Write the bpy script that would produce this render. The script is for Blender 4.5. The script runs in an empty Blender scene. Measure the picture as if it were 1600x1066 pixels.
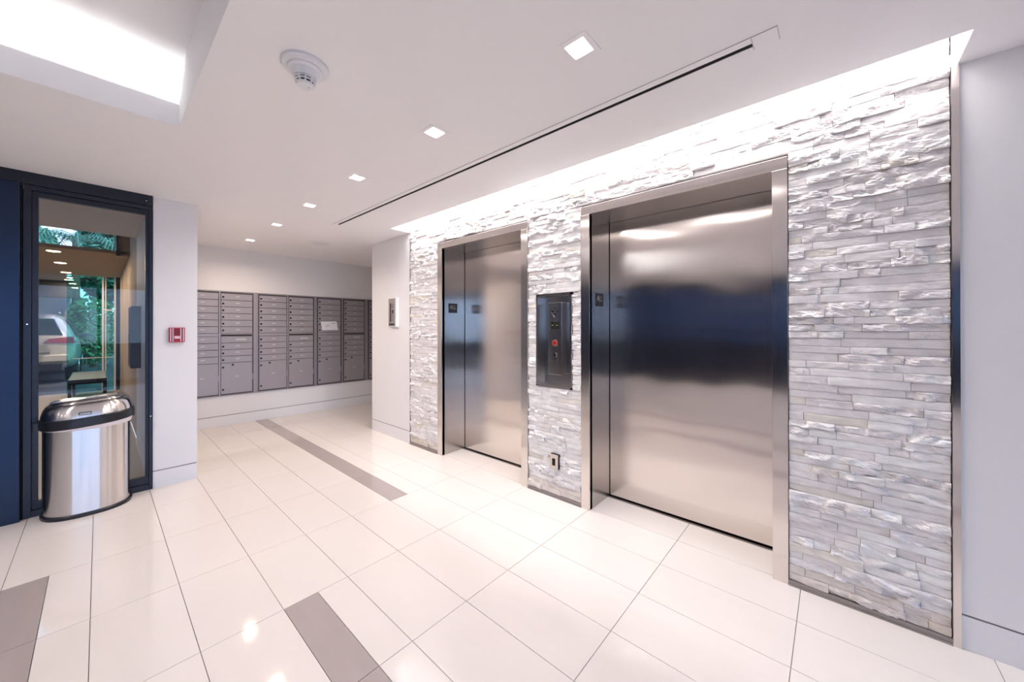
import bpy, bmesh, math, random
from mathutils import Vector, Matrix, noise
R = math.radians
C = bpy.context.scene.collection
S = bpy.context.scene
random.seed(7)

# ------------------------------------------------------------------ camera
FPX, YAW, PITCH, ROLL, CY = 569.34, 0.848046, 0.00244882, -0.00102173, 511.373
cam = bpy.data.cameras.new('camera'); cam_o = bpy.data.objects.new('camera', cam); C.objects.link(cam_o)
cam.sensor_width = 36; cam.lens = 36 * FPX / 1600; cam.shift_y = (CY - 533) / 1600; cam.clip_start = .02; cam.clip_end = 300
fx = Vector((math.sin(YAW), math.cos(YAW), 0)); rr = Vector((math.cos(YAW), -math.sin(YAW), 0)); uu = Vector((0, 0, 1))
fw = fx * math.cos(PITCH) + uu * math.sin(PITCH); up = -fx * math.sin(PITCH) + uu * math.cos(PITCH)
r2 = rr * math.cos(ROLL) + up * math.sin(ROLL); up2 = -rr * math.sin(ROLL) + up * math.cos(ROLL)
m = Matrix((r2, up2, -fw)).transposed().to_4x4(); m.translation = (0, 0, 1.32)
cam_o.matrix_world = m
S.camera = cam_o
S.view_settings.view_transform = 'Standard'; S.view_settings.look = 'None'
S.view_settings.exposure = 0.30; S.view_settings.gamma = 1; S.view_settings.use_curve_mapping = False

# ------------------------------------------------------------------ world: plain blue daylight sky
w = bpy.data.worlds.new('sky'); S.world = w; w.use_nodes = True
nt = w.node_tree; nt.nodes.clear()
tc = nt.nodes.new('ShaderNodeTexCoord'); sp = nt.nodes.new('ShaderNodeSeparateXYZ'); cr = nt.nodes.new('ShaderNodeValToRGB')
bg = nt.nodes.new('ShaderNodeBackground'); wo = nt.nodes.new('ShaderNodeOutputWorld')
nt.links.new(tc.outputs['Generated'], sp.inputs[0]); nt.links.new(sp.outputs[2], cr.inputs[0])
nt.links.new(cr.outputs[0], bg.inputs[0]); nt.links.new(bg.outputs[0], wo.inputs[0])
cr.color_ramp.elements[0].position = 0; cr.color_ramp.elements[0].color = (.60, .74, 1, 1)
cr.color_ramp.elements[1].position = .7; cr.color_ramp.elements[1].color = (.34, .52, .95, 1)
bg.inputs[1].default_value = 3.4
sun = bpy.data.lights.new('sun', 'SUN'); sun.energy = 2.5; sun.angle = R(1.5); sun.color = (1, .95, .88)
sun_o = bpy.data.objects.new('sun', sun); C.objects.link(sun_o); sun_o.rotation_euler = (R(38), 0, R(18))

# light levels
DOWN_W, DOWN_C = 6.6, (1.0, .93, .91)
MAIL_C = (1.0, .80, .62)
COVE_W, COVE_C = 34.0, (1, .985, .97)
TRAY_W, TRAY_C = 8.0, (.95, 1.0, .97)

# ------------------------------------------------------------------ materials
def mat(name, col, rough=.5, metal=0.0, spec=.5, bump=None, noisecol=None, aniso=None, emit=None, coat=0):
    mt = bpy.data.materials.new(name); mt.use_nodes = True
    n = mt.node_tree; b = n.nodes['Principled BSDF']
    b.inputs['Base Color'].default_value = (*col, 1); b.inputs['Roughness'].default_value = rough
    b.inputs['Metallic'].default_value = metal; b.inputs['Specular IOR Level'].default_value = spec
    b.inputs['Coat Weight'].default_value = coat
    if emit: b.inputs['Emission Color'].default_value = (*emit[0], 1); b.inputs['Emission Strength'].default_value = emit[1]
    if noisecol:      # (scale, amount)
        t = n.nodes.new('ShaderNodeTexCoord'); x = n.nodes.new('ShaderNodeTexNoise'); x.inputs['Scale'].default_value = noisecol[0]; x.inputs['Detail'].default_value = 4
        mx = n.nodes.new('ShaderNodeMixRGB'); n.links.new(t.outputs['Object'], x.inputs[0]); n.links.new(x.outputs[0], mx.inputs[0])
        a = noisecol[1]
        mx.inputs[1].default_value = (*[c * (1 - a) for c in col], 1); mx.inputs[2].default_value = (*[min(1, c * (1 + a)) for c in col], 1)
        n.links.new(mx.outputs[0], b.inputs['Base Color'])
    if bump:          # (scale, strength, distance)
        t = n.nodes.new('ShaderNodeTexCoord'); x = n.nodes.new('ShaderNodeTexNoise'); x.inputs['Scale'].default_value = bump[0]; x.inputs['Detail'].default_value = bump[3] if len(bump) > 3 else 3
        bp = n.nodes.new('ShaderNodeBump'); bp.inputs['Strength'].default_value = bump[1]; bp.inputs['Distance'].default_value = bump[2]
        n.links.new(t.outputs['Object'], x.inputs[0]); n.links.new(x.outputs[0], bp.inputs['Height']); n.links.new(bp.outputs[0], b.inputs['Normal'])
    if aniso:
        b.inputs['Anisotropic'].default_value = aniso[0]; b.inputs['Anisotropic Rotation'].default_value = aniso[1]
        tg = n.nodes.new('ShaderNodeTangent'); tg.direction_type = 'UV_MAP'; tg.uv_map = 'UVMap'; n.links.new(tg.outputs[0], b.inputs['Tangent'])
    return mt

def steel(name, col, rough, anis, rot, wave=.0, grain=.0):
    """brushed stainless: fine vertical grain in the roughness, slow waviness of the sheet"""
    mt = mat(name, col, rough, 1.0, aniso=(anis, rot)); n = mt.node_tree; b = n.nodes['Principled BSDF']
    t = n.nodes.new('ShaderNodeTexCoord'); mp = n.nodes.new('ShaderNodeMapping'); mp.inputs['Scale'].default_value = (160, 160, 1.2)
    x = n.nodes.new('ShaderNodeTexNoise'); x.inputs['Scale'].default_value = 1; x.inputs['Detail'].default_value = 2
    r = n.nodes.new('ShaderNodeMapRange'); r.inputs['To Min'].default_value = rough * .82; r.inputs['To Max'].default_value = rough * 1.18
    n.links.new(t.outputs['Object'], mp.inputs[0]); n.links.new(mp.outputs[0], x.inputs[0]); n.links.new(x.outputs[0], r.inputs[0]); n.links.new(r.outputs[0], b.inputs['Roughness'])
    if wave:
        y = n.nodes.new('ShaderNodeTexNoise'); y.inputs['Scale'].default_value = 1.5; y.inputs['Detail'].default_value = 1
        mp2 = n.nodes.new('ShaderNodeMapping'); mp2.inputs['Scale'].default_value = (1, 1, 1.6)
        bp = n.nodes.new('ShaderNodeBump'); bp.inputs['Strength'].default_value = 1; bp.inputs['Distance'].default_value = wave
        n.links.new(t.outputs['Object'], mp2.inputs[0]); n.links.new(mp2.outputs[0], y.inputs[0]); n.links.new(y.outputs[0], bp.inputs['Height']); n.links.new(bp.outputs[0], b.inputs['Normal'])
        if grain:
            gz = n.nodes.new('ShaderNodeTexNoise'); gz.inputs['Scale'].default_value = 1; gz.inputs['Detail'].default_value = 1
            mp3 = n.nodes.new('ShaderNodeMapping'); mp3.inputs['Scale'].default_value = (500, 500, 1.5)
            b2 = n.nodes.new('ShaderNodeBump'); b2.inputs['Strength'].default_value = 1; b2.inputs['Distance'].default_value = grain
            n.links.new(t.outputs['Object'], mp3.inputs[0]); n.links.new(mp3.outputs[0], gz.inputs[0]); n.links.new(gz.outputs[0], b2.inputs['Height']); n.links.new(bp.outputs[0], b2.inputs['Normal']); n.links.new(b2.outputs[0], b.inputs['Normal'])
    return mt

def glass_mat(name, tint, ior=1.52, rough=0.0):
    mt = bpy.data.materials.new(name); mt.use_nodes = True; n = mt.node_tree; n.nodes.clear()
    o = n.nodes.new('ShaderNodeOutputMaterial'); mx = n.nodes.new('ShaderNodeMixShader'); tr = n.nodes.new('ShaderNodeBsdfTransparent')
    gl = n.nodes.new('ShaderNodeBsdfGlossy'); fr = n.nodes.new('ShaderNodeFresnel'); fr.inputs[0].default_value = ior
    tr.inputs[0].default_value = (*tint, 1); gl.inputs['Roughness'].default_value = rough; gl.inputs[0].default_value = (1, 1, 1, 1)
    n.links.new(fr.outputs[0], mx.inputs[0]); n.links.new(tr.outputs[0], mx.inputs[1]); n.links.new(gl.outputs[0], mx.inputs[2]); n.links.new(mx.outputs[0], o.inputs[0])
    return mt

def emis(name, col, s):
    mt = bpy.data.materials.new(name); mt.use_nodes = True; n = mt.node_tree; n.nodes.clear()
    o = n.nodes.new('ShaderNodeOutputMaterial'); e = n.nodes.new('ShaderNodeEmission'); e.inputs[0].default_value = (*col, 1); e.inputs[1].default_value = s
    n.links.new(e.outputs[0], o.inputs[0]); return mt

M = {}
M['white'] = mat('white_paint', (.85, .84, .86), .6, bump=(90, .04, .002))
M['ceil'] = mat('ceiling_paint', (.94, .92, .935), .7)
M['groove'] = mat('groove_shadow', (.22, .21, .21), .8)
M['steel'] = steel('brushed_stainless', (.76, .71, .68), .18, 1.0, 0.0, .0015)
M['steel_door'] = steel('brushed_stainless_door', (.78, .72, .68), .16, 1.0, 0.0, .007)
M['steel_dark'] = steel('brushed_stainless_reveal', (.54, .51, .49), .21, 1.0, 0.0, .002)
M['steel_bin'] = mat('brushed_steel_bin', (.74, .71, .70), .22, 1.0)
_n = M['steel_bin'].node_tree; _b = _n.nodes['Principled BSDF']; _b.inputs['Anisotropic'].default_value = .95; _b.inputs['Anisotropic Rotation'].default_value = .25
_t = _n.nodes.new('ShaderNodeTangent'); _t.direction_type = 'RADIAL'; _t.axis = 'Z'; _n.links.new(_t.outputs[0], _b.inputs['Tangent'])
M['chrome'] = mat('chrome', (.85, .85, .86), .12, 1.0)
M['black'] = mat('black_plastic', (.012, .013, .02), .35)
M['frame'] = mat('navy_black_anodised', (.012, .015, .030), .30, .2)
M['navy'] = mat('navy_satin_metal', (.024, .037, .068), .28, .85)
M['mail'] = mat('grey_mailbox_enamel', (.39, .365, .395), .38, .35, bump=(400, .05, .001))
M['mailframe'] = mat('grey_mailbox_frame', (.40, .37, .405), .32, .45)
M['groove_dark'] = mat('mailbox_gap', (.10, .09, .10), .6)
M['label'] = mat('pale_label', (.56, .54, .56), .5)
M['lock'] = mat('dark_lock', (.05, .045, .05), .35, .6)
M['red'] = mat('red_enamel', (.42, .01, .02), .35)
M['paper'] = mat('paper', (.86, .85, .90), .8)
M['ink'] = mat('ink', (.25, .25, .30), .8)
M['bag'] = mat('liner_bag', (.86, .78, .82), .45, spec=.4)
M['slot'] = mat('slot_black', (.004, .003, .004), .9)
M['basestrip'] = mat('taupe_base_strip', (.34, .30, .29), .4, .4)
M['tan'] = mat('tan_paint', (.46, .36, .26), .7, noisecol=(1.3, .12))
M['tanceil'] = mat('tan_ceiling', (.36, .28, .21), .75)
M['drive'] = mat('driveway', (.05, .05, .055), .8, noisecol=(30, .3))
M['carportbeam'] = mat('dark_beam', (.01, .01, .012), .6)
M['greywall'] = mat('grey_wall', (.33, .36, .37), .8)
M['carpaint'] = mat('champagne_car_paint', (.36, .32, .27), .3, .2, coat=.3)
M['carglass'] = mat('car_glass', (.006, .007, .008), .06, 0, coat=.6)
M['tail'] = mat('tail_lamp_red', (.20, .008, .012), .15, coat=.6)
M['rubber'] = mat('rubber', (.01, .01, .01), .7)
M['glass'] = glass_mat('window_glass', (.90, .88, .85), 1.33)
M['glass_blue'] = glass_mat('blue_tinted_glass', (.085, .11, .16), 1.5)
M['glass_front'] = glass_mat('front_glass', (.85, .93, 1.0), 1.5)
M['glass_clear'] = glass_mat('clear_glass', (.82, .90, .92), 1.45)
M['bark'] = mat('bark', (.12, .09, .06), .9)
M['glow'] = emis('lamp_diffuser', (1, .95, .9), 18)
M['glow_dim'] = emis('carport_lamp_diffuser', (1, .82, .62), 9)
M['amber'] = emis('amber_indicator', (.35, .42, .05), .8)
M['dirty'] = mat('soil', (.1, .08, .05), .9)
M['granite_bench'] = mat('grey_bench_slab', (.30, .28, .28), .35)

def tile_mat(name, col, rough, a):
    mt = mat(name, col, rough, spec=.5); n = mt.node_tree; b = n.nodes['Principled BSDF']
    oi = n.nodes.new('ShaderNodeObjectInfo'); t = n.nodes.new('ShaderNodeTexCoord'); x = n.nodes.new('ShaderNodeTexNoise'); x.inputs['Scale'].default_value = 3; x.inputs['Detail'].default_value = 6
    mp = n.nodes.new('ShaderNodeMapping'); mp.inputs['Scale'].default_value = (6, 1.2, 1)
    g = n.nodes.new('ShaderNodeNewGeometry')
    n.links.new(g.outputs['Position'], mp.inputs[0]); n.links.new(mp.outputs[0], x.inputs[0])
    ad = n.nodes.new('ShaderNodeMath'); ad.operation = 'MULTIPLY_ADD'; ad.inputs[1].default_value = .6; n.links.new(oi.outputs['Random'], ad.inputs[0]); n.links.new(x.outputs[0], ad.inputs[2])
    mx = n.nodes.new('ShaderNodeMixRGB'); n.links.new(ad.outputs[0], mx.inputs[0])
    mx.inputs[1].default_value = (*[c * (1 - a) for c in col], 1); mx.inputs[2].default_value = (*[min(1, c * (1 + a)) for c in col], 1)
    n.links.new(mx.outputs[0], b.inputs['Base Color'])
    return mt
M['tile'] = tile_mat('cream_porcelain', (.80, .74, .70), .055, .02)
M['tile_grey'] = tile_mat('taupe_porcelain', (.42, .365, .35), .055, .05)
M['grout'] = mat('grout', (.42, .35, .30), .8)
M['grout_dark'] = mat('dark_grout', (.16, .12, .10), .8)

def stone_mat():
    mt = mat('white_quartzite', (.8, .77, .75), .62, spec=.35); n = mt.node_tree; b = n.nodes['Principled BSDF']
    at = n.nodes.new('ShaderNodeAttribute'); at.attribute_name = 'tone'
    g = n.nodes.new('ShaderNodeNewGeometry'); mp = n.nodes.new('ShaderNodeMapping'); mp.inputs['Scale'].default_value = (14, 14, 34)
    x = n.nodes.new('ShaderNodeTexNoise'); x.inputs['Scale'].default_value = 1; x.inputs['Detail'].default_value = 6
    n.links.new(g.outputs['Position'], mp.inputs[0]); n.links.new(mp.outputs[0], x.inputs[0])
    r = n.nodes.new('ShaderNodeMapRange'); r.inputs['From Min'].default_value = .35; r.inputs['From Max'].default_value = .65; r.inputs['To Min'].default_value = .90; r.inputs['To Max'].default_value = 1.05
    n.links.new(x.outputs[0], r.inputs[0])
    mu = n.nodes.new('ShaderNodeVectorMath'); mu.operation = 'SCALE'; n.links.new(at.outputs['Color'], mu.inputs[0]); n.links.new(r.outputs[0], mu.inputs['Scale'])
    n.links.new(mu.outputs[0], b.inputs['Base Color'])
    y = n.nodes.new('ShaderNodeTexNoise'); y.inputs['Scale'].default_value = 60; y.inputs['Detail'].default_value = 8; n.links.new(g.outputs['Position'], y.inputs[0])
    bp = n.nodes.new('ShaderNodeBump'); bp.inputs['Strength'].default_value = .4; bp.inputs['Distance'].default_value = .004
    n.links.new(y.outputs[0], bp.inputs['Height']); n.links.new(bp.outputs[0], b.inputs['Normal'])
    return mt
M['stone'] = stone_mat()

def leaf_mat(name, c1, c2):
    mt = mat(name, c1, .6); n = mt.node_tree; b = n.nodes['Principled BSDF']
    g = n.nodes.new('ShaderNodeNewGeometry'); mx = n.nodes.new('ShaderNodeMixRGB')
    mx.inputs[1].default_value = (*c1, 1); mx.inputs[2].default_value = (*c2, 1); n.links.new(g.outputs['Random Per Island'], mx.inputs[0]); n.links.new(mx.outputs[0], b.inputs['Base Color'])
    return mt
M['leaf'] = leaf_mat('leaf_green', (.04, .16, .07), (.16, .32, .14))
M['leaf_teal'] = leaf_mat('leaf_teal', (.02, .14, .10), (.10, .30, .20))

# ------------------------------------------------------------------ geometry helpers
class B:
    """collects quads with box uv (u along the wall, v up) and makes one mesh"""
    def __init__(s): s.v = []; s.f = []; s.mi = []; s.tone = []
    def box(s, x0, x1, y0, y1, z0, z1, mi=0, skip=''):
        if x0 > x1: x0, x1 = x1, x0
        if y0 > y1: y0, y1 = y1, y0
        if z0 > z1: z0, z1 = z1, z0
        i = len(s.v)
        s.v += [(x0, y0, z0), (x1, y0, z0), (x1, y1, z0), (x0, y1, z0), (x0, y0, z1), (x1, y0, z1), (x1, y1, z1), (x0, y1, z1)]
        F = {'b': (0, 3, 2, 1), 't': (4, 5, 6, 7), 'f': (0, 1, 5, 4), 'r': (1, 2, 6, 5), 'k': (2, 3, 7, 6), 'l': (3, 0, 4, 7)}
        for k, q in F.items():
            if k not in skip: s.f.append(tuple(i + a for a in q)); s.mi.append(mi)
        return s
    def poly(s, pts, mi=0):
        i = len(s.v); s.v += [tuple(p) for p in pts]; s.f.append(tuple(range(i, i + len(pts)))); s.mi.append(mi); return s
    def cyl(s, c, axis, r, h, n=20, mi=0, r1=None, caps=True):
        """axis 'x','y','z'; from c along +axis by h"""
        r1 = r if r1 is None else r1; i = len(s.v); ax = 'xyz'.index(axis)
        for k, (rad, off) in enumerate(((r, 0), (r1, h))):
            for j in range(n):
                a = 2 * math.pi * j / n; p = [0, 0, 0]; p[ax] = off; p[(ax + 1) % 3] = rad * math.cos(a); p[(ax + 2) % 3] = rad * math.sin(a)
                s.v.append(tuple(c[q] + p[q] for q in range(3)))
        for j in range(n): s.f.append((i + j, i + (j + 1) % n, i + n + (j + 1) % n, i + n + j)); s.mi.append(mi)
        if caps:
            s.f.append(tuple(i + j for j in reversed(range(n)))); s.mi.append(mi); s.f.append(tuple(i + n + j for j in range(n))); s.mi.append(mi)
        return s
    def rings(s, rings, mi=0, cap0=True, cap1=True, closed=True):
        i = len(s.v); n = len(rings[0])
        for r in rings: s.v += [tuple(p) for p in r]
        for k in range(len(rings) - 1):
            for j in range(n if closed else n - 1):
                a = i + k * n + j; b = i + k * n + (j + 1) % n
                s.f.append((a, b, b + n, a + n)); s.mi.append(mi)
        if cap0: s.f.append(tuple(i + j for j in reversed(range(n)))); s.mi.append(mi)
        if cap1: s.f.append(tuple(i + (len(rings) - 1) * n + j for j in range(n))); s.mi.append(mi)
        return s
    def mesh(s, name, mats, smooth=False):
        me = bpy.data.meshes.new(name); me.from_pydata(s.v, [], s.f)
        for mm in (mats if isinstance(mats, (list, tuple)) else [mats]): me.materials.append(mm)
        if any(s.mi): me.polygons.foreach_set('material_index', s.mi)
        uv = me.uv_layers.new(name='UVMap').data
        for p in me.polygons:
            nx, ny, nz = (abs(q) for q in p.normal)
            for li in p.loop_indices:
                v = s.v[me.loops[li].vertex_index]
                uv[li].uv = (v[1], v[2]) if nx >= ny and nx >= nz else ((v[0], v[2]) if ny >= nz else (v[1], v[0]))
            p.use_smooth = smooth
        return me

def props(o, label=None, cat=None, group=None, kind=None):
    if label: o['label'] = label
    if cat: o['category'] = cat
    if group: o['group'] = group
    if kind: o['kind'] = kind
    return o
def link(name, me, parent=None, smooth_angle=None, bevel=0):
    o = bpy.data.objects.new(name, me); C.objects.link(o)
    if parent is not None:
        o.parent = parent; 
        if parent.type == 'EMPTY' or True: o.matrix_parent_inverse = Matrix.Translation(-parent.location) if parent.parent is None else Matrix.Identity(4)
    if bevel:
        md = o.modifiers.new('bevel', 'BEVEL'); md.width = bevel; md.segments = 2; md.limit_method = 'ANGLE'
    return o
def part(name, b, mats, parent=None, smooth=False, bevel=0, label=None):
    o = bpy.data.objects.new(name, b.mesh(name, mats, smooth)); C.objects.link(o)
    if parent is not None: o.parent = parent
    if bevel:
        md = o.modifiers.new('bevel', 'BEVEL'); md.width = bevel; md.segments = 2; md.limit_method = 'ANGLE'
    if label: o['label'] = label
    return o
def empty(name, loc=(0, 0, 0), **k):
    """an Empty at the thing's base; its parts are written in local coordinates"""
    o = bpy.data.objects.new(name, None); C.objects.link(o); o.location = loc; o.empty_display_size = .1
    return props(o, **k)
def struct(name, b=None, mats=None, **k):
    o = part(name, b, mats, None, bevel=k.pop('bevel', 0)) if b else empty(name)
    o['kind'] = 'structure'
    return props(o, **k)
def box(*a, **k): return B().box(*a, **k)

def slab_holes(b, x0, x1, y0, y1, z0, z1, holes, mi=0):
    """horizontal slab with rectangular holes, hole sides closed"""
    xs = sorted({x0, x1} | {min(max(h[i], x0), x1) for h in holes for i in (0, 1)}); ys = sorted({y0, y1} | {min(max(h[i], y0), y1) for h in holes for i in (2, 3)})
    def solid(i, j):
        if i < 0 or j < 0 or i >= len(xs) - 1 or j >= len(ys) - 1: return False
        cx, cy = (xs[i] + xs[i + 1]) / 2, (ys[j] + ys[j + 1]) / 2
        return not any(h[0] < cx < h[1] and h[2] < cy < h[3] for h in holes)
    for i in range(len(xs) - 1):
        for j in range(len(ys) - 1):
            if solid(i, j):
                sk = ''
                if solid(i - 1, j): sk += 'l'
                if solid(i + 1, j): sk += 'r'
                if solid(i, j - 1): sk += 'f'
                if solid(i, j + 1): sk += 'k'
                b.box(xs[i], xs[i + 1], ys[j], ys[j + 1], z0, z1, mi, skip=sk)
    return b

# ------------------------------------------------------------------ measures (metres; camera stands at the origin, 1.32 high)
D, DD = 2.355, 2.656          # elevator wall plane, door plane
H = 2.41                      # ceiling
ML, LW = 6.19, 4.214          # mailbox wall, glass wall
SY0, SY1 = -.367, 3.626       # stone wall extent
XL, YB = -4.5, -4.6           # far left glazing, front glazing behind the viewpoint
TX0, TX1, TY0, TY1 = -2.6, .286, -.9, 2.65   # ceiling tray
COV = 2.112                   # near edge of the cove slot
E = [dict(y0=1.898, y1=3.109, i0=1.968, i1=3.040), dict(y0=.176, y1=1.393, i0=.242, i1=1.323)]
ZF, ZI = 2.206, 2.144
PX, PY = .3002, .6035         # tile pitch
X0, Y0 = -.0245, .127

# ------------------------------------------------------------------ ceiling
LIGHTS = [(1.235, .739), (1.235, 1.662), (1.235, 2.582), (1.235, 3.478), (1.235, 4.384), (1.235, 5.40)]
FILL_LIGHTS = [(-3.35, y) for y in (3.2, 2.2, 1.2, .2, -.8, -1.8, -2.8)] + [(-1.1, -1.8), (-1.1, -2.8), (-1.1, 3.4)]  # downlights added out of view to raise the room's light
hl = .046
holes = [(TX0, TX1, TY0, TY1), (COV, D, -.387, 3.63), (1.652, 1.675, .231, 3.90)] + [(x - hl, x + hl, y - hl, y + hl) for x, y in LIGHTS + FILL_LIGHTS]
b = B(); slab_holes(b, XL, 5.0, YB, ML + .1, H, H + .05, holes)
ceiling = struct('ceiling', b, M['ceil'])
# slab above, tray walls and sloping panel
b = B(); b.box(XL, 5.0, YB, ML + .1, 3.25, 3.35); part('roof_slab', b, M['ceil'], ceiling)
b = B()
ft = 2.53
b.box(TX0, TX1, TY1, TY1 + .012, H + .05, ft); b.box(TX1, TX1 + .012, TY0, TY1, H + .05, 2.69)
b.box(TX0 - .012, TX0, TY0, TY1, H + .05, 3.1); b.box(TX0 - .012, TX1 + .012, TY0 - .012, TY0, H + .05, 3.1)
part('tray_fascia', b, M['ceil'], ceiling)
b = B()      # raised tray ceiling, and the ledge with its hidden light strip behind the far fascia
b.box(TX0 - .1, TX1 + .1, TY0 - .1, TY1 + .32, 2.69, 2.70)
part('tray_panel', b, M['ceil'], ceiling)
b = B(); b.box(TX0, TX1, TY1 + .30, TY1 + .312, H + .05, 2.69); b.box(TX0, TX1, TY1 + .012, TY1 + .3, H + .05, H + .06); b.box(TX1, TX1 + .012, TY1, TY1 + .31, H + .05, 2.69); b.box(TX0 - .012, TX0, TY1, TY1 + .31, H + .05, 2.69)
part('tray_ledge', b, M['ceil'], ceiling)
# cove above stone wall
b = B(); b.box(COV - .012, COV, -.387, 3.63, H + .05, 2.80); b.box(COV - .012, D + .02, -.40, -.387, H + .05, 2.80); b.box(COV - .012, D + .02, 3.63, 3.642, H + .05, 2.80); b.box(COV - .012, D + .02, -.4, 3.642, 2.80, 2.81)
part('cove_box', b, M['ceil'], ceiling)
# shadow box of the slot diffuser
def area(name, loc, sx, sy, watt, col, rot=(0, 0, 0), spread=180):
    l = bpy.data.lights.new(name, 'AREA'); l.shape = 'RECTANGLE'; l.size = sx; l.size_y = sy; l.energy = watt; l.color = col; l.spread = R(spread)
    o = bpy.data.objects.new(name, l); C.objects.link(o); o.location = loc; o.rotation_euler = rot; return o
area('cove_strip', ((COV + D) / 2 - .03, 1.62, 2.785), .06, 3.9, COVE_W, COVE_C)
area('tray_strip', ((TX0 + TX1) / 2, TY1 + .07, 2.49), TX1 - TX0 - .02, .03, TRAY_W, TRAY_C, (R(180 + 22), 0, 0))

# ------------------------------------------------------------------ floor: individual porcelain tiles over a mortar bed
floor = struct('floor', box(XL, 5.0, YB, ML + .1, -.06, -.0125), M['grout'])
cells = []      # (x0,x1,y0,y1,grey)
j0 = -8
for j in range(-8, 11):
    ya, yb = Y0 + PY * j, Y0 + PY * (j + 1)
    for i in range(-15, 16):
        xa, xb = X0 + PX * i, X0 + PX * (i + 1)
        if i == 2 and j < 3: cells += [(xa, xa + .15, ya, yb, 1), (xa + .15, xb, ya, yb, 0)]
        elif i == 5 and j >= 4: cells += [(xa, xa + .15, ya, yb, 1), (xa + .15, xb, ya, yb, 0)]
        elif i == -1 and j < 5: cells += [(xa - .0, xa + .15, ya, yb, 0) if False else (xa + .15, xb, ya, yb, 0), (xa, xa + .15, ya, yb, 1)]
        else: cells.append((xa, xb, ya, yb, 0))
def depth(x, y): return x * math.sin(YAW) + y * math.cos(YAW)
def visible_floor(c):
    cx, cy = (c[0] + c[1]) / 2, (c[2] + c[3]) / 2
    d = depth(cx, cy)
    if d < .5: return 0
    px = 800 + FPX * (cx * math.cos(YAW) - cy * math.sin(YAW)) / d; py = CY + FPX * 1.32 / d
    if not (-120 < px < 1720 and py < 1300): return 0
    if cy > LW and cx < .4: return 0
    return (c[1] - c[0]) * (c[3] - c[2]) / d ** 3
def in_wall(c): return (c[0] > D - .01 and not any(c[2] < e['i1'] and c[3] > e['i0'] for e in E) and c[3] < 4.5) or c[2] > ML or c[1] < XL or c[3] < YB or (c[2] > LW and c[1] < .55)
cells = [c for c in cells if not in_wall(c)]
cells.sort(key=visible_floor, reverse=True)
def tile_box(b, c, mi=0):
    g = .0011; x0, x1, y0, y1, _ = c; x0 += g; x1 -= g; y0 += g; y1 -= g; bv = .0006
    b.rings([[(x0, y0, -.012), (x1, y0, -.012), (x1, y1, -.012), (x0, y1, -.012)], [(x0, y0, -bv), (x1, y0, -bv), (x1, y1, -bv), (x0, y1, -bv)],
             [(x0 + bv, y0 + bv, 0), (x1 - bv, y0 + bv, 0), (x1 - bv, y1 - bv, 0), (x0 + bv, y1 - bv, 0)]], mi, cap0=False)
share = {}
rest = B()
for k, c in enumerate(cells):
    c = (c[0], min(c[1], DD - .02) if c[0] > D - .4 and c[2] < 4 else c[1], c[2], min(c[3], ML - .002), c[4])
    if c[1] - c[0] < .02 or c[3] - c[2] < .02: continue
    if visible_floor(c) > 0 and k < 290:
        key = (round(c[1] - c[0], 4), round(c[3] - c[2], 4), c[4])
        if key not in share:
            b = B(); tile_box(b, (0, c[1] - c[0], 0, c[3] - c[2], 0)); share[key] = b.mesh('tile', M['tile_grey' if c[4] else 'tile'])
        o = bpy.data.objects.new('tile', share[key]); C.objects.link(o); o.location = (c[0], c[2], 0); o.parent = floor
        if c[4]: o['label'] = 'narrow taupe grey floor tile'
    else: tile_box(rest, c, c[4])
o = part('tile_field', rest, [M['tile'], M['tile_grey']], floor); o['kind'] = 'stuff'

# ------------------------------------------------------------------ elevator wall: core, flanks, stones
b = B()
def wall_x(b, y0, y1, z0, z1, x0=D + .018, x1=D + .35): b.box(x0, x1, y0, y1, z0, z1)
# backing behind the stone with openings
cuts = [(e['y0'] + .02, e['y1'] - .02, 0, ZF - .02) for e in E] + [(1.478, 1.806, .862, 1.582)]
ys = sorted({-.387, 3.63} | {c[i] for c in cuts for i in (0, 1)}); zs = sorted({0, 2.81} | {c[i] for c in cuts for i in (2, 3)})
for i in range(len(ys) - 1):
    for j in range(len(zs) - 1):
        cy, cz = (ys[i] + ys[i + 1]) / 2, (zs[j] + zs[j + 1]) / 2
        if not any(c[0] < cy < c[1] and c[2] < cz < c[3] for c in cuts): b.box(D + .018, D + .30, ys[i], ys[i + 1], zs[j], zs[j + 1])
stone_wall = struct('wall_elevator', b, M['groove'], label='split-face white ledgestone wall around the two elevators')
def flank(name, y0, y1, **k):
    b = B(); b.box(D, D + .3, y0, y1, .142, H + .05); b.box(D + .004, D + .3, y0, y1, .134, .142, 1); b.box(D, D + .3, y0, y1, 0, .134)
    return struct(name, b, [M['white'], M['groove']], **k)
flank('wall_right', YB, -.392); flank('wall_corridor', 3.632, 4.506)
# steel edge trim and base strip
b = B(); b.box(D - .012, D + .02, -.392, -.376, 0, 2.80); b.box(D - .012, D + .018, -.376, -.370, 0, 2.8)
struct('trim_1', b, M['steel'])
b = B()
for y0, y1 in ((-.37, E[1]['y0'] - .001), (E[1]['y1'] + .001, E[0]['y0'] - .001), (E[0]['y1'] + .001, 3.63)): b.box(D - .008, D + .018, y0, y1, 0, .026); b.box(D - .014, D + .0, y0, y1, 0, .006)
struct('trim_2', b, M['basestrip'])
b = B(); b.box(D - .004, D + .018, 3.622, 3.632, 0, 2.80); struct('trim_3', b, M['groove'])

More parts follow.
